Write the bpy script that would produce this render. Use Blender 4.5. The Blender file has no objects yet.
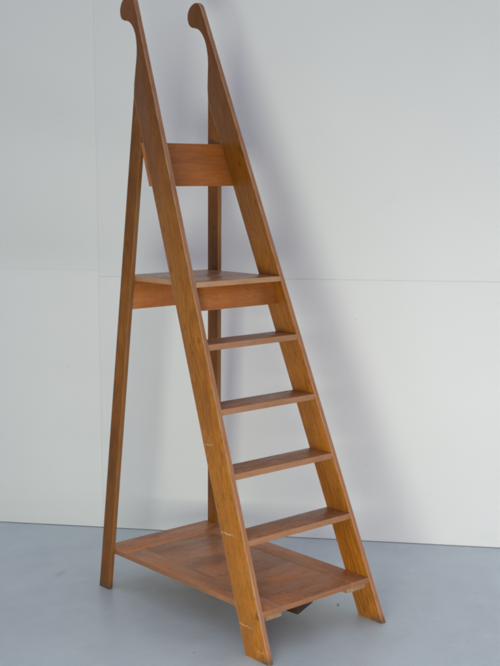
import bpy, bmesh, math, random
from mathutils import Vector, Matrix

random.seed(7)
scene = bpy.context.scene
COL = scene.collection

# ------------------------------------------------------------------ dimensions (metres)
W0, TAPER, TH = 0.3078, 0.0521, 0.0210      # half width at floor, taper per metre of height, board thickness
SLOPE, DEPTH = 0.3910, 0.1290               # rake of the steps, depth of the stiles
RB, RS, LEGD = 1.0884, 0.0756, 0.0690       # rear leg: back edge at floor, rake, depth
TREADS = (1.1043, 0.8717, 0.6437, 0.4143)
ZBASE, ZTOP = 0.1735, 1.3342
wid = lambda z: W0 - TAPER * z
yf = lambda z: SLOPE * z
rb = lambda z: RB - RS * z


# ------------------------------------------------------------------ helpers
def link(name, me, mat, parent=None, matrix=None):
    o = bpy.data.objects.new(name, me)
    COL.objects.link(o)
    if matrix is not None:
        me.transform(matrix.inverted())
        o.matrix_world = matrix
    me.materials.append(mat)
    if parent:
        o.parent = parent
    return o


def finish(bm, name, bevel=0.0016, seg=2, ang=28):
    bmesh.ops.recalc_face_normals(bm, faces=bm.faces)
    if bevel:
        es = [e for e in bm.edges if len(e.link_faces) == 2 and e.calc_face_angle(0) > math.radians(40)]
        bmesh.ops.bevel(bm, geom=es, offset=bevel, segments=seg, profile=0.6, affect='EDGES', clamp_overlap=True)
    me = bpy.data.meshes.new(name)
    bm.to_mesh(me)
    bm.free()
    me.shade_smooth()
    me.set_sharp_from_angle(angle=math.radians(ang))
    return me


def add_hexa(bm, v):
    """v: 8 points, bottom loop then top loop"""
    vs = [bm.verts.new(p) for p in v]
    for f in ((0, 3, 2, 1), (4, 5, 6, 7), (0, 1, 5, 4), (1, 2, 6, 5), (2, 3, 7, 6), (3, 0, 4, 7)):
        bm.faces.new([vs[i] for i in f])


def add_box(bm, x0, x1, y0, y1, z0, z1):
    add_hexa(bm, [(x0, y0, z0), (x1, y0, z0), (x1, y1, z0), (x0, y1, z0),
                  (x0, y0, z1), (x1, y0, z1), (x1, y1, z1), (x0, y1, z1)])


def frame(origin, along, up):
    """matrix whose local X runs along the grain"""
    x = Vector(along).normalized()
    y = Vector(up).cross(x).normalized()
    z = x.cross(y)
    m = Matrix((x, y, z)).transposed().to_4x4()
    m.translation = Vector(origin)
    return m


def side_board(bm, outline, side, inset=0.0, th=TH):
    """board cut to a (y,z) outline standing in the tilted plane of one side of the steps"""
    a = [bm.verts.new((side * (wid(z) - inset), y, z)) for y, z in outline]
    b = [bm.verts.new((side * (wid(z) - inset - th), y, z)) for y, z in outline]
    bm.faces.new(a)
    bm.faces.new(list(reversed(b)))
    n = len(a)
    for i in range(n):
        j = (i + 1) % n
        bm.faces.new((a[i], b[i], b[j], a[j]))


def catmull(pts, k=4):
    out = []
    n = len(pts)
    for i in range(n - 1):
        p0, p1, p2, p3 = (Vector(pts[max(0, i - 1)]), Vector(pts[i]), Vector(pts[i + 1]), Vector(pts[min(n - 1, i + 2)]))
        for j in range(k):
            t = j / k
            out.append(tuple(0.5 * (2 * p1 + (p2 - p0) * t + (2 * p0 - 5 * p1 + 4 * p2 - p3) * t * t
                                    + (3 * p1 - p0 - 3 * p2 + p3) * t ** 3)))
    out.append(tuple(pts[-1]))
    return out


# ------------------------------------------------------------------ materials
class N:
    def __init__(self, name):
        self.m = bpy.data.materials.new(name)
        self.m.use_nodes = True
        self.t = self.m.node_tree
        self.bsdf = self.t.nodes['Principled BSDF']

    def new(self, typ, **kw):
        n = self.t.nodes.new(typ)
        for k, v in kw.items():
            setattr(n, k, v)
        return n

    def put(self, sock, v):
        if hasattr(v, 'is_linked') or hasattr(v, 'links'):
            self.t.links.new(v, sock)
        else:
            sock.default_value = v

    def math(self, op, a, b=0.0, c=0.0, clamp=False):
        n = self.new('ShaderNodeMath', operation=op, use_clamp=clamp)
        for i, v in enumerate((a, b, c)):
            self.put(n.inputs[i], v)
        return n.outputs[0]

    def mapr(self, v, a, b, c=0.0, d=1.0):
        n = self.new('ShaderNodeMapRange')
        for i, q in enumerate((v, a, b, c, d)):
            self.put(n.inputs[i], q)
        return n.outputs[0]

    def noise(self, vec, scale, detail=4.0, rough=0.55, dist=0.0):
        n = self.new('ShaderNodeTexNoise')
        self.put(n.inputs['Vector'], vec)
        n.inputs['Scale'].default_value = scale
        n.inputs['Detail'].default_value = detail
        n.inputs['Roughness'].default_value = rough
        n.inputs['Distortion'].default_value = dist
        return n.outputs['Fac']

    def mapping(self, vec, scale=(1, 1, 1), loc=(0, 0, 0), rot=(0, 0, 0)):
        n = self.new('ShaderNodeMapping')
        self.put(n.inputs['Vector'], vec)
        self.put(n.inputs['Location'], loc)
        n.inputs['Rotation'].default_value = rot
        n.inputs['Scale'].default_value = scale
        return n.outputs[0]

    def mix(self, fac, a, b, mode='MIX'):
        n = self.new('ShaderNodeMix', data_type='RGBA', blend_type=mode)
        self.put(n.inputs[0], fac)
        for s, v in ((n.inputs[6], a), (n.inputs[7], b)):
            self.put(s, v if not isinstance(v, tuple) else (*v, 1.0))
        return n.outputs[2]

    def ramp(self, fac, stops):
        n = self.new('ShaderNodeValToRGB')
        el = n.color_ramp.elements
        while len(el) < len(stops):
            el.new(0.5)
        for e, (p, c) in zip(el, stops):
            e.position = p
            e.color = (*c, 1) if len(c) == 3 else c
        self.put(n.inputs[0], fac)
        return n.outputs[0]


def wood(name, dark, mid, light, rough=0.42, wear=0.25, wearcol=(0.50, 0.34, 0.22), fleck=0.5,
         figure=0.5, dirt=0.25, scratches=(), toe=False, dusty=0.0, edge=0.55, top_dark=0.0, rim=None):
    """varnished softwood: grain runs along the local X of each piece"""
    k = N(name)
    co = k.new('ShaderNodeTexCoord').outputs['Object']
    oi = k.new('ShaderNodeObjectInfo')
    isl = k.new('ShaderNodeNewGeometry').outputs['Random Per Island']
    seed = k.math('ADD', k.math('MULTIPLY', oi.outputs['Random'], 37.0), k.math('MULTIPLY', isl, 19.0))
    cb = k.new('ShaderNodeCombineXYZ')
    for i in range(3):
        k.put(cb.inputs[i], seed)
    p = k.mapping(co, loc=cb.outputs[0])
    # broad tone drift, growth-ring figure, fine pores
    broad = k.noise(k.mapping(p, (1.6, 7, 7)), 1.0, 3, 0.5)
    warp = k.noise(k.mapping(p, (1.3, 4.5, 4.5)), 1.0, 2, 0.5)
    wv = k.new('ShaderNodeTexWave', wave_type='RINGS', rings_direction='Z')
    pw = k.new('ShaderNodeVectorMath', operation='ADD')
    rc = k.new('ShaderNodeCombineXYZ')
    k.put(rc.inputs[0], k.math('MULTIPLY', k.math('SUBTRACT', k.math('FRACT', k.math('MULTIPLY', seed, 3.7)), 0.75), 1.6))
    k.put(rc.inputs[1], k.math('ADD', k.math('MULTIPLY', warp, 0.20), -0.11))
    k.put(pw.inputs[0], co)
    k.put(pw.inputs[1], rc.outputs[0])
    k.put(wv.inputs['Vector'], k.mapping(pw.outputs[0], (0.085, 1, 0.8)))
    wv.inputs['Scale'].default_value = 21
    wv.inputs['Distortion'].default_value = 3.4
    wv.inputs['Detail'].default_value = 3
    wv.inputs['Detail Scale'].default_value = 5.0
    ring = wv.outputs['Fac']
    fine = k.noise(k.mapping(p, (9, 160, 160)), 1.0, 3, 0.65)
    pore = k.noise(k.mapping(p, (22, 260, 260)), 1.0, 2, 0.5)
    g = k.math('ADD', k.math('MULTIPLY', broad, 0.62), k.math('MULTIPLY', fine, 0.20))
    g = k.math('ADD', g, k.math('MULTIPLY', ring, 0.20 * figure))
    col = k.ramp(g, [(0.30, dark), (0.52, mid), (0.74, light)])
    gs = k.noise(k.mapping(p, (55, 210, 210)), 1.0, 3, 0.7)
    col = k.mix(k.mapr(gs, 0.52, 0.72, 0.0, 0.45), col, tuple(c * 0.5 for c in mid))
    # island to island tone
    col = k.mix(k.mapr(isl, 0, 1, 0.0, 0.10), col, tuple(c * 0.62 for c in mid))
    # dark ring flecks
    fl = k.math('MULTIPLY', k.mapr(ring, 0.72, 0.95), k.mapr(k.noise(k.mapping(p, (20, 75, 75)), 1.0, 4, 0.65), 0.49, 0.63))
    col = k.mix(k.math('MULTIPLY', fl, fleck), col, tuple(c * 0.28 for c in dark))
    po = k.mapr(pore, 0.60, 0.72)
    col = k.mix(k.math('MULTIPLY', po, 0.16), col, tuple(c * 0.45 for c in dark))
    # grime blotches
    bl = k.mapr(k.noise(k.mapping(p, (3.5, 6, 6)), 1.0, 6, 0.65), 0.53, 0.72)
    col = k.mix(k.math('MULTIPLY', bl, dirt), col, tuple(c * 0.33 for c in dark))
    # handled / scuffed patches
    wn = k.noise(k.mapping(p, (10, 24, 24)), 1.0, 7, 0.72)
    wp = k.math('MULTIPLY', k.mapr(wn, 0.55, 0.70), wear)
    col = k.mix(wp, col, wearcol)
    if wear > 0.3:                                      # scuffed walking surfaces
        s1 = k.mapr(k.noise(k.mapping(p, (11, 110, 110)), 1.0, 4, 0.65), 0.49, 0.61)
        s2 = k.mapr(k.noise(k.mapping(p, (7, 12, 12)), 1.0, 5, 0.7), 0.38, 0.56)
        col = k.mix(k.math('MULTIPLY', k.math('MULTIPLY', s1, s2), 1.3 * wear), col, wearcol)
        s3 = k.mapr(k.noise(k.mapping(p, (60, 17, 17), rot=(0, 0, 0.5)), 1.0, 4, 0.7), 0.59, 0.68)
        col = k.mix(k.math('MULTIPLY', s3, 0.45), col, wearcol)
        s4 = k.mapr(k.noise(k.mapping(p, (75, 110, 110)), 1.0, 3, 0.6), 0.60, 0.70)
        col = k.mix(k.math('MULTIPLY', s4, 0.6), col, tuple(c * 0.3 for c in dark))
    if dusty:
        dn = k.noise(k.mapping(p, (5, 14, 14)), 1.0, 5, 0.7)
        col = k.mix(k.math('MULTIPLY', k.mapr(dn, 0.35, 0.75), dusty), col, (0.37, 0.27, 0.22))
    if top_dark:                                         # the boards darken towards their upper end
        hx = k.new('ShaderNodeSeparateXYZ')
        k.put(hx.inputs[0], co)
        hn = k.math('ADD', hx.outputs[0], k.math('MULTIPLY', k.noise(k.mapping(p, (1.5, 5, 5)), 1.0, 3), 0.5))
        col = k.mix(k.math('MULTIPLY', k.mapr(hn, 1.15, 2.50), top_dark), col, (0.105, 0.030, 0.0035))
    if rim:                                             # narrow edges have lost their varnish
        gn = k.new('ShaderNodeNewGeometry')
        vt = k.new('ShaderNodeVectorTransform', vector_type='NORMAL', convert_from='WORLD', convert_to='OBJECT')
        k.put(vt.inputs[0], gn.outputs['True Normal'])
        vs = k.new('ShaderNodeSeparateXYZ')
        k.put(vs.inputs[0], vt.outputs[0])
        rm = k.mapr(k.math('ABSOLUTE', vs.outputs[2]), 0.25, 0.75, 1.0, 0.0)
        rn = k.mapr(k.noise(k.mapping(p, (7, 30, 30)), 1.0, 5, 0.7), 0.30, 0.62, 0.35, 0.95)
        col = k.mix(k.math('MULTIPLY', rm, rn), col, rim)
    # arrises rubbed pale
    bv = k.new('ShaderNodeBevel', samples=6)
    bv.inputs['Radius'].default_value = 0.0065
    geo = k.new('ShaderNodeNewGeometry')
    dt = k.new('ShaderNodeVectorMath', operation='DOT_PRODUCT')
    k.put(dt.inputs[0], bv.outputs[0])
    k.put(dt.inputs[1], geo.outputs['Normal'])
    em = k.mapr(dt.outputs['Value'], 0.985, 0.90)
    en = k.noise(k.mapping(p, (14, 60, 60)), 1.0, 4, 0.7)
    em = k.math('MULTIPLY', em, k.mapr(en, 0.36, 0.60))
    col = k.mix(k.math('MULTIPLY', em, edge), col, wearcol)
    mark = None
    for (x0, y0, x1, y1, wd, amt) in scratches:       # single pale scratches across the face
        ang = math.atan2(y1 - y0, x1 - x0)
        ln = math.hypot(x1 - x0, y1 - y0)
        sx = k.new('ShaderNodeSeparateXYZ')
        wob = k.new('ShaderNodeVectorMath', operation='SUBTRACT')
        k.put(wob.inputs[0], co)
        wob.inputs[1].default_value = ((x0 + x1) / 2, (y0 + y1) / 2, 0)
        k.put(sx.inputs[0], k.mapping(wob.outputs[0], rot=(0, 0, -ang)))
        yy = k.math('ADD', sx.outputs[1], k.math('MULTIPLY', k.math('SUBTRACT', k.noise(co, 45, 4, 0.7), 0.5), 0.011))
        across = k.mapr(k.math('ABSOLUTE', yy), wd * 0.35, wd, 1.0, 0.0)
        alongm = k.mapr(k.math('ABSOLUTE', sx.outputs[0]), ln * 0.40, ln * 0.5, 1.0, 0.0)
        s = k.math('MULTIPLY', k.math('MULTIPLY', across, alongm), k.mapr(k.noise(co, 110, 4, 0.7), 0.36, 0.58, 0.1, 1.0))
        s = k.math('MULTIPLY', s, amt)
        mark = s if mark is None else k.math('MAXIMUM', mark, s)
    if mark is not None:
        col = k.mix(k.math('MULTIPLY', mark, 0.85), col, (0.60, 0.45, 0.30))
    if toe:                                             # grimy foot of a stile or leg
        sx = k.new('ShaderNodeSeparateXYZ')
        k.put(sx.inputs[0], co)
        tn = k.math('ADD', sx.outputs[0], k.math('MULTIPLY', k.noise(co, 38, 4, 0.7), 0.05))
        tm = k.mapr(tn, 0.035, 0.070, 0.75, 0.0)
        col = k.mix(tm, col, (0.085, 0.062, 0.040))
    k.put(k.bsdf.inputs['Base Color'], col)
    rr = k.mapr(k.noise(k.mapping(p, (5, 26, 26)), 1.0, 5, 0.65), 0.3, 0.7, rough - 0.09, rough + 0.14)
    k.put(k.bsdf.inputs['Roughness'], rr)
    k.bsdf.inputs['Specular IOR Level'].default_value = 0.34
    bp = k.new('ShaderNodeBump')
    bp.inputs['Strength'].default_value = 0.22
    bp.inputs['Distance'].default_value = 0.0012
    k.put(bp.inputs['Height'], k.math('ADD', k.math('MULTIPLY', fine, 0.6), k.math('MULTIPLY', broad, 1.2)))
    k.put(k.bsdf.inputs['Normal'], bp.outputs[0])
    return k.m


GOLD_D, GOLD_M, GOLD_L = (0.270, 0.086, 0.0085), (0.465, 0.163, 0.0145), (0.580, 0.225, 0.028)
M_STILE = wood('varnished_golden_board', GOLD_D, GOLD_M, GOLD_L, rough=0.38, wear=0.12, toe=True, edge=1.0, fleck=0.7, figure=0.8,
               wearcol=(0.60, 0.41, 0.27), top_dark=0.75, rim=(0.34, 0.165, 0.095), dirt=0.3)
# scratches are in the left stile's own frame: x up the board, y back across it from the front edge
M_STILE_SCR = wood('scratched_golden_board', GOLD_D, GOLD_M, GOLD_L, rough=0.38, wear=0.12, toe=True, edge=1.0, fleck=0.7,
                   figure=0.8, wearcol=(0.60, 0.41, 0.27), top_dark=0.75, rim=(0.34, 0.165, 0.095), dirt=0.3,
                   scratches=((0.169, 0.127, 0.136, 0.050, 0.0042, 1.0),
                              (0.502, 0.122, 0.473, 0.046, 0.0042, 1.0),
                              (0.833, 0.119, 0.818, 0.062, 0.0036, 0.65),
                              (0.058, 0.052, 0.046, 0.016, 0.0034, 0.6),
                              (0.262, 0.004, 0.250, 0.003, 0.0030, 0.75),
                              (0.186, 0.004, 0.176, 0.003, 0.0026, 0.65),
                              (1.210, 0.100, 1.225, 0.084, 0.0022, 0.35)))
M_LEG = wood('varnished_leg_board', (0.1334, 0.0404, 0.0023), (0.2514, 0.0809, 0.0034), (0.3334, 0.1200, 0.0057), rough=0.42,
             wear=0.12, toe=True, fleck=0.4, wearcol=(0.44, 0.25, 0.13), rim=(0.25, 0.115, 0.040))
M_TREAD = wood('worn_tread_wood', (0.2097, 0.0676, 0.0167), (0.3919, 0.1418, 0.0382), (0.5468, 0.2255, 0.0665), rough=0.40,
               wear=0.45, wearcol=(0.46, 0.29, 0.19), fleck=0.5, dirt=0.35, dusty=0.14, edge=0.7, rim=(0.37, 0.185, 0.095))
M_TOP = wood('worn_seat_wood', (0.2097, 0.0676, 0.0167), (0.3919, 0.1418, 0.0382), (0.5468, 0.2255, 0.0665), rough=0.27,
               wear=0.45, wearcol=(0.46, 0.29, 0.19), fleck=0.5, dirt=0.35, dusty=0.35, edge=0.7, rim=(0.47, 0.265, 0.14))
M_BASE = wood('scuffed_platform_wood', (0.2887, 0.0909, 0.0206), (0.5469, 0.1818, 0.0433), (0.7748, 0.2899, 0.0754), rough=0.40,
              wear=0.31, wearcol=(0.37, 0.225, 0.140), fleck=0.4, dirt=0.80, dusty=0.22, edge=0.7, rim=(0.29, 0.135, 0.070), figure=0.25)
M_APRON = wood('red_brown_board', (0.2521, 0.0791, 0.0160), (0.4517, 0.1494, 0.0317), (0.5883, 0.2198, 0.0520), rough=0.40,
               wear=0.10, wearcol=(0.36, 0.20, 0.13), fleck=0.25, dirt=0.25, edge=0.3, figure=0.3)
M_PALE = wood('bare_pale_wood', (0.27, 0.155, 0.075), (0.42, 0.26, 0.14), (0.52, 0.34, 0.19), rough=0.6,
              wear=0.1, wearcol=(0.6, 0.45, 0.28), fleck=0.2, dirt=0.25, edge=0.2)
M_SHADEW = wood('shade_toned_wood', (0.030, 0.014, 0.008), (0.060, 0.028, 0.015), (0.095, 0.045, 0.024), rough=0.55,
               wear=0.1, wearcol=(0.16, 0.09, 0.05), fleck=0.2, edge=0.3)  # shade beneath the base platform is put into this dark colour

# painted wall board
k = N('white_wall_paint')
co = k.new('ShaderNodeTexCoord').outputs['Object']
a = k.noise(co, 0.9, 4, 0.55)
col = k.ramp(a, [(0.3, (0.735, 0.745, 0.745)), (0.7, (0.775, 0.785, 0.788))])
sm = k.mapr(k.noise(k.mapping(co, (1.2, 3, 2.4)), 2.2, 7, 0.72), 0.60, 0.78)
col = k.mix(k.math('MULTIPLY', sm, 0.16), col, (0.60, 0.61, 0.61))
sp = k.mapr(k.noise(co, 34, 2, 0.4), 0.775, 0.80)
col = k.mix(k.math('MULTIPLY', sp, 0.28), col, (0.35, 0.36, 0.36))
k.put(k.bsdf.inputs['Base Color'], col)
k.bsdf.inputs['Roughness'].default_value = 0.55
k.bsdf.inputs['Specular IOR Level'].default_value = 0.3
bp = k.new('ShaderNodeBump')
bp.inputs['Strength'].default_value = 0.10
bp.inputs['Distance'].default_value = 0.004
k.put(bp.inputs['Height'], k.math('ADD', k.noise(co, 3.2, 3, 0.5), k.math('MULTIPLY', k.noise(co, 90, 3, 0.6), 0.05)))
k.put(k.bsdf.inputs['Normal'], bp.outputs[0])
M_WALL = k.m
# painted concrete floor
k = N('blue_grey_floor_paint')
co = k.new('ShaderNodeTexCoord').outputs['Object']
a = k.noise(co, 1.4, 5, 0.6)
col = k.ramp(a, [(0.28, (0.464, 0.539, 0.597)), (0.72, (0.564, 0.642, 0.686))])
b = k.noise(k.mapping(co, (1, 1.6, 1), rot=(0, 0, 0.6)), 5.0, 7, 0.72)
col = k.mix(k.math('MULTIPLY', k.mapr(b, 0.52, 0.72), 0.30), col, (0.381, 0.435, 0.478))
col = k.mix(k.math('MULTIPLY', k.mapr(k.noise(co, 11, 6, 0.7), 0.58, 0.75), 0.25), col, (0.744, 0.800, 0.760))
sp = k.mapr(k.noise(co, 46, 2, 0.45), 0.755, 0.785)
col = k.mix(k.math('MULTIPLY', sp, 0.55), col, (0.800, 0.800, 0.760))
sd = k.mapr(k.noise(k.mapping(co, (1, 1, 1), loc=(5, 9, 2)), 38, 2, 0.45), 0.765, 0.79)
col = k.mix(k.math('MULTIPLY', sd, 0.6), col, (0.10, 0.11, 0.13))
sc = k.mapr(k.noise(k.mapping(co, (2.0, 46, 1), rot=(0, 0, 0.9)), 1.0, 3, 0.6), 0.66, 0.76)
col = k.mix(k.math('MULTIPLY', sc, 0.16), col, (0.800, 0.800, 0.760))
m1 = k.noise(co, 24, 5, 0.7)
col = k.mix(k.mapr(m1, 0.40, 0.66, 0.0, 0.16), col, (0.50, 0.56, 0.60))
m2 = k.noise(co, 320, 2, 0.5)
col = k.mix(k.mapr(m2, 0.56, 0.74, 0.0, 0.30), col, (0.22, 0.25, 0.29))
sc2 = k.mapr(k.noise(k.mapping(co, (3.0, 70, 1), loc=(3, 1, 0), rot=(0, 0, -0.35)), 1.0, 3, 0.6), 0.68, 0.76)
col = k.mix(k.math('MULTIPLY', sc2, 0.20), col, (0.22, 0.25, 0.29))
# old stains and chips where the photograph shows them
def blot(cx, cy, rx, ry, rot, colr, amt):
    global col
    d = k.new('ShaderNodeVectorMath', operation='SUBTRACT')
    k.put(d.inputs[0], co)
    d.inputs[1].default_value = (cx, cy, 0)
    q = k.mapping(d.outputs[0], rot=(0, 0, rot))
    q = k.mapping(q, scale=(1 / rx, 1 / ry, 1))
    ln = k.new('ShaderNodeVectorMath', operation='LENGTH')
    k.put(ln.inputs[0], q)
    r_ = k.math('ADD', ln.outputs['Value'], k.math('MULTIPLY', k.math('SUBTRACT', k.noise(q, 2.5, 4, 0.7), 0.5), 1.1))
    col = k.mix(k.mapr(r_, 0.5, 1.1, amt, 0.0), col, colr)
blot(0.851, 0.334, 0.011, 0.008, 0.4, (0.72, 0.75, 0.78), 0.8)
blot(0.301, 0.257, 0.026, 0.006, -0.75, (0.13, 0.14, 0.16), 0.7)
blot(-0.35, 1.33, 0.060, 0.020, -0.6, (0.40, 0.33, 0.31), 0.35)
blot(-0.28, 0.50, 0.20, 0.016, 1.0, (0.55, 0.58, 0.60), 0.5)
blot(0.62, 0.05, 0.16, 0.05, -0.7, (0.50, 0.54, 0.58), 0.30)
k.put(k.bsdf.inputs['Base Color'], col)
k.put(k.bsdf.inputs['Roughness'], k.mapr(k.noise(co, 6, 5, 0.65), 0.3, 0.7, 0.26, 0.50))
k.bsdf.inputs['Specular IOR Level'].default_value = 0.45
bp = k.new('ShaderNodeBump')
bp.inputs['Strength'].default_value = 0.22
bp.inputs['Distance'].default_value = 0.004
k.put(bp.inputs['Height'], k.math('ADD', k.noise(co, 5, 4, 0.55), k.math('MULTIPLY', k.noise(co, 60, 3, 0.6), 0.12)))
k.put(k.bsdf.inputs['Normal'], bp.outputs[0])
M_FLOOR = k.m

# ------------------------------------------------------------------ the floor
bm = bmesh.new()
add_box(bm, -7.5, 7.5, -7.5, 7.5, -0.05, 0.0)
fl = link('floor', finish(bm, 'floor', 0), M_FLOOR)
fl['kind'] = 'structure'

# ------------------------------------------------------------------ the wall behind (runs obliquely to the steps)
WD = Vector((0.63302, -0.77414, 0))        # along the wall, to the right
WN = Vector((0.77414, 0.63302, 0))         # away from the camera
WO = WN * 1.24566
wall = bpy.data.objects.new('panelled_wall', None)
COL.objects.link(wall)
WM = Matrix((WD, WN, Vector((0, 0, 1)))).transposed().to_4x4()
WM.translation = WO
wall.matrix_world = WM
wall['label'] = 'plain white painted board wall with a level seam behind the wooden library steps'
wall['category'] = 'wall'


def wall_part(name, x0, x1, y0, y1, z0, z1, mat, bevel):
    b = bmesh.new()
    add_box(b, x0, x1, y0, y1, z0, z1)
    me = finish(b, name, bevel, 3)
    o = bpy.data.objects.new(name, me)
    COL.objects.link(o)
    me.materials.append(mat)
    o.parent = wall
    return o


XJ = -1.263        # the upright joint near the left of the picture (x along the wall)
ZS = 1.2575
wall_part('wall_core', -6, XJ, 0.0012, 0.16, 0.006, 3.4, M_WALL, 0)
wall_part('wall_core', XJ, 6, 0.0022, 0.16, 0.006, 3.4, M_WALL, 0)
wall_part('wall_panel', XJ + 0.0003, 6, -0.0024, 0.0125, 0.0024, ZS - 0.0019, M_WALL, 0.0016)
wall_part('wall_panel', XJ + 0.0003, 6, -0.0010, 0.0125, ZS + 0.0017, 3.4, M_WALL, 0.0014)
wall_part('wall_panel', -6, XJ - 0.0003, 0.0000, 0.0125, 0.0028, 1.2895, M_WALL, 0.0007)
wall_part('wall_panel', -6, XJ - 0.0003, 0.0002, 0.0125, 1.2905, 3.4, M_WALL, 0.0007)

# ------------------------------------------------------------------ the library steps
root = bpy.data.objects.new('library_steps', None)
COL.objects.link(root)
root['label'] = 'tall wooden library steps with scroll-topped handrails, four treads and two platforms'
root['category'] = 'step ladder'


def part(name, bm, mat, m, bevel=0.0016, seg=2):
    return link(name, finish(bm, name, bevel, seg), mat, root, m)


# stiles with the scroll carved at their top
horn = [(yf(2.405) + 0.000, 2.405), (0.9515, 2.432), (0.9620, 2.447), (0.9830, 2.4560), (1.0120, 2.4490), (1.0345, 2.4310),
        (1.0450, 2.4060), (1.0430, 2.3840), (1.0330, 2.3660), (1.0160, 2.3565), (0.9920, 2.3515), (0.9690, 2.3410),
        (0.9470, 2.3170), (0.9325, 2.2880), (0.9240, 2.2520), (0.9215, 2.2120), (0.9260, 2.1650), (0.9325, 2.1050)]
ZJ = 2.055
stile_outline = [(0.0, 0.0), (yf(1.2), 1.2)] + catmull(horn, 4) + [(rb(ZJ), ZJ), (yf(1.0) + DEPTH, 1.0), (DEPTH, 0.0)]
for s in (-1, 1):
    bm = bmesh.new()
    side_board(bm, stile_outline, s)
    along = Vector((-s * TAPER, SLOPE, 1))
    m = frame((s * W0, 0, 0), along, (s, 0, s * TAPER))
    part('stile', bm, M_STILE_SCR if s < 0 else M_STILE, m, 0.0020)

# rear legs, mitred against the back of the stiles
gap = 0.0006
zc = (RB - LEGD - DEPTH - gap) / (SLOPE + RS)
za = (RB - DEPTH - gap) / (SLOPE + RS)
leg_outline = [(rb(0), 0), (rb(za), za), (rb(zc) - LEGD, zc), (RB - LEGD, 0)]
for s in (-1, 1):
    bm = bmesh.new()
    side_board(bm, leg_outline, s, 0.0006, TH - 0.0010)
    m = frame((s * W0, RB - 0.5 * LEGD, 0), (-s * TAPER, -RS, 1), (s, 0, s * TAPER))
    part('rear_leg', bm, M_LEG, m, 0.0016)

# treads, let into the stiles
for z in TREADS:
    bm = bmesh.new()
    t = 0.0233
    x1, x0 = wid(z) - TH + 0.0035, wid(z - t) - TH + 0.0035
    y0, y1 = yf(z) - 0.0010, yf(z) + DEPTH - 0.004
    add_hexa(bm, [(-x0, y0, z - t), (x0, y0, z - t), (x0, y1, z - t), (-x0, y1, z - t),
                  (-x1, y0, z), (x1, y0, z), (x1, y1, z), (-x1, y1, z)])
    part('tread', bm, M_TREAD, frame((0, y0, z), (1, 0, 0), (0, 0, 1)), 0.0028, 3)


def decking(name, z, t, y0, y1, seams, mat, overhang=0.0):
    """platform of boards laid side to side"""
    bm = bmesh.new()
    ys = [y0] + list(seams) + [y1]
    x = wid(z) - TH - 0.0008
    for a, b in zip(ys[:-1], ys[1:]):
        g = 0.0004
        dz = random.uniform(-0.0004, 0.0004)
        aa, bb = a + (g if a != y0 else 0), b - (g if b != y1 else 0)
        add_box(bm, -x, x, aa, bb, z - t + dz, z + dz)
    if overhang:
        pass
    return part(name, bm, mat, frame((0, y0, z), (1, 0, 0), (0, 0, 1)), 0.0016, 2)


# base platform: a framed panel, one rail across the back and one down each side
yb0, yb1, yr = yf(ZBASE) - 0.001, RB - 0.006, 0.927
xb_, rw, gp = wid(ZBASE) - TH - 0.0008, 0.098, 0.0007
zlo = ZBASE - 0.0208
bm = bmesh.new()
add_box(bm, -xb_ + rw + gp, xb_ - rw - gp, yb0, yr - gp, zlo, ZBASE - 0.0008)
panel = part('base_platform', bm, M_BASE, frame((0, yb0, ZBASE), (1, 0, 0), (0, 0, 1)), 0.0016, 2)


def platform_rail(x0, x1, y0, y1, along):
    b = bmesh.new()
    add_box(b, x0, x1, y0, y1, zlo, ZBASE)
    m = frame(((x0 + x1) / 2, y0, ZBASE), along, (0, 0, 1))
    o = link('platform_rail', finish(b, 'platform_rail', 0.0014, 2), M_BASE, None, m)
    o.parent = panel
    o.matrix_parent_inverse = panel.matrix_world.inverted()


bpy.context.view_layer.update()
platform_rail(-xb_, xb_, yr, yb1, (1, 0, 0))
platform_rail(-xb_, -xb_ + rw, yb0, yr - gp, (0, 1, 0))
platform_rail(xb_ - rw, xb_, yb0, yr - gp, (0, 1, 0))
decking('top_platform', ZTOP, 0.0205, yf(ZTOP) - 0.006, 0.985, (0.700,), M_TOP)

# boards under the top platform
zt, zb = ZTOP - 0.0208, 1.2200
bm = bmesh.new()
e0, tt = 0.058, 0.019
xa, xb = wid(zt) - TH - 0.0005, wid(zb) - TH - 0.0005
add_hexa(bm, [(-xb, yf(zb) + e0, zb), (xb, yf(zb) + e0, zb), (xb, yf(zb) + e0 + tt, zb), (-xb, yf(zb) + e0 + tt, zb),
              (-xa, yf(zt) + e0, zt), (xa, yf(zt) + e0, zt), (xa, yf(zt) + e0 + tt, zt), (-xa, yf(zt) + e0 + tt, zt)])
part('front_apron', bm, M_APRON, frame((0, yf(zb) + e0, zb), (1, 0, 0), (0, 0, 1)), 0.0016)
zb = 1.1970
bm = bmesh.new()
ya = rb(zb) - LEGD + 0.001
xa, xb = wid(zt) - TH - 0.0005, wid(zb) - TH - 0.0005
add_hexa(bm, [(-xb, ya, zb), (xb, ya, zb), (xb, ya + 0.019, zb), (-xb, ya + 0.019, zb),
              (-xa, ya, zt), (xa, ya, zt), (xa, ya + 0.019, zt), (-xa, ya + 0.019, zt)])
part('rear_apron', bm, M_APRON, frame((0, ya, zb), (1, 0, 0), (0, 0, 1)), 0.0016)

# back board fixed to the back edges of the stiles
z0, z1 = 1.695, 1.868
e0, tt = DEPTH + 0.0006, 0.021
xa, xb = wid(z1) - 0.0025, wid(z0) - 0.0025
bm = bmesh.new()
add_hexa(bm, [(-xb, yf(z0) + e0, z0), (xb, yf(z0) + e0, z0), (xb, yf(z0) + e0 + tt, z0), (-xb, yf(z0) + e0 + tt, z0),
              (-xa, yf(z1) + e0, z1), (xa, yf(z1) + e0, z1), (xa, yf(z1) + e0 + tt, z1), (-xa, yf(z1) + e0 + tt, z1)])
part('back_board', bm, M_APRON, frame((0, yf(z0) + e0, z0), (1, 0, 0), (0, -1, 0.4)), 0.0016)

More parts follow.
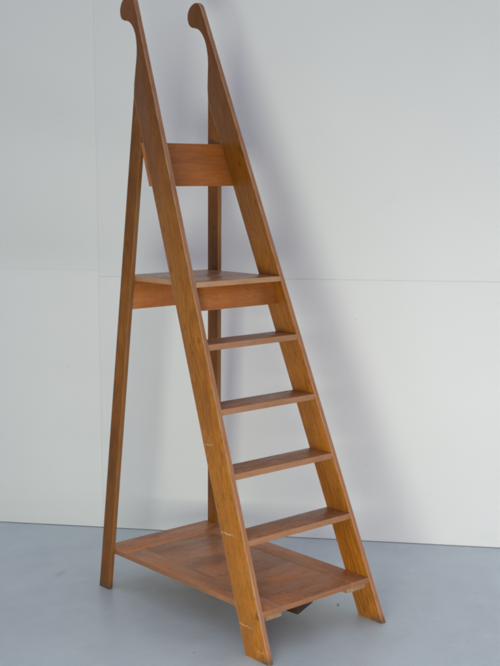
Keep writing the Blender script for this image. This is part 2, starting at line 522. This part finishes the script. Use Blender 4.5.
# cleats under the base platform
zc1 = ZBASE - 0.0212
for s in (-1, 1):
    x1 = wid(ZBASE) - TH - 0.0012
    x0 = 0.172
    bm = bmesh.new()
    lo, hi = min(s * x0, s * x1), max(s * x0, s * x1)
    add_box(bm, lo, hi, 0.082, 0.185, zc1 - 0.0235, zc1)
    c = part('cleat', bm, M_PALE, frame((s * x0, 0.08, zc1), (0, 1, 0), (0, 0, 1)), 0.0016)
    c['label'] = 'pale unvarnished cleat under the base platform'
bm = bmesh.new()
out = [(0.010, 0.268), (0.022, 0.200), (0.160, 0.258), (0.150, 0.322)]
lowz = [0.050, 0.047, 0.047, 0.050]
add_hexa(bm, [(x, y, z) for (x, y), z in zip(out, lowz)] + [(x, y, zc1 - 0.0002) for (x, y) in out])
part('foot_block', bm, M_SHADEW, frame((0.02, 0.2, 0.05), (0.92, 0.39, 0), (0, 0, 1)), 0.003)

# ------------------------------------------------------------------ camera
cam = bpy.data.cameras.new('camera')
cam.sensor_fit = 'VERTICAL'
cam.sensor_height = 24
cam.lens = 1139.70 / 666 * 24
cam.clip_end = 100
co = bpy.data.objects.new('camera', cam)
COL.objects.link(co)
yaw, pitch, roll = 0.714140, -0.134220, -0.001506
fwd = Vector((math.sin(yaw) * math.cos(pitch), math.cos(yaw) * math.cos(pitch), math.sin(pitch)))
rt = Vector((math.cos(yaw), -math.sin(yaw), 0))
up = rt.cross(fwd)
r2 = rt * math.cos(roll) + up * math.sin(roll)
u2 = -rt * math.sin(roll) + up * math.cos(roll)
cm = Matrix((r2, u2, -fwd)).transposed().to_4x4()
cm.translation = (-2.89144, -2.87993, 1.72316)
co.matrix_world = cm
scene.camera = co


# ------------------------------------------------------------------ light: a low bright opening to the left, an added softer fill from the right
def area(name, loc, target, sx, sy, power, color):
    d = bpy.data.lights.new(name, 'AREA')
    d.shape = 'RECTANGLE'
    d.size, d.size_y = sx, sy
    d.energy = power
    d.color = color
    o = bpy.data.objects.new(name, d)
    COL.objects.link(o)
    o.location = loc
    o.rotation_euler = (Vector(target) - Vector(loc)).to_track_quat('-Z', 'Y').to_euler()
    return o


area('window_light', (-3.40, -2.42, 0.66), (0.7, 0.4, 0.6), 1.35, 1.0, 43.0, (0.96, 1.0, 0.80)).data.spread = math.radians(116)
area('right_fill_light', (0.4, -3.6, 0.6), (1.4, 0.4, 0.2), 2.0, 1.0, 12.5, (0.98, 0.88, 1.0)).data.spread = math.radians(100)  # added fill lamp, brightens the right of the wall
wd = bpy.data.worlds.new('World')
scene.world = wd
wd.use_nodes = True
nt = wd.node_tree
bg = nt.nodes['Background']
tc = nt.nodes.new('ShaderNodeTexCoord')
sx = nt.nodes.new('ShaderNodeSeparateXYZ')
mr = nt.nodes.new('ShaderNodeMapRange')
nt.links.new(tc.outputs['Generated'], sx.inputs[0])
nt.links.new(sx.outputs[2], mr.inputs['Value'])
mr.inputs['From Min'].default_value = 0.0
mr.inputs['From Max'].default_value = 0.8
mr.inputs['To Min'].default_value = 0.335
mr.inputs['To Max'].default_value = 0.62
nt.links.new(mr.outputs[0], bg.inputs[1])
bg.inputs[0].default_value = (0.872, 0.880, 1.0, 1)

scene.view_settings.view_transform = 'Standard'
scene.view_settings.look = 'None'
scene.view_settings.exposure = 0.04
scene.view_settings.gamma = 1
scene.render.film_transparent = False
scene.cycles.filter_width = 1.9
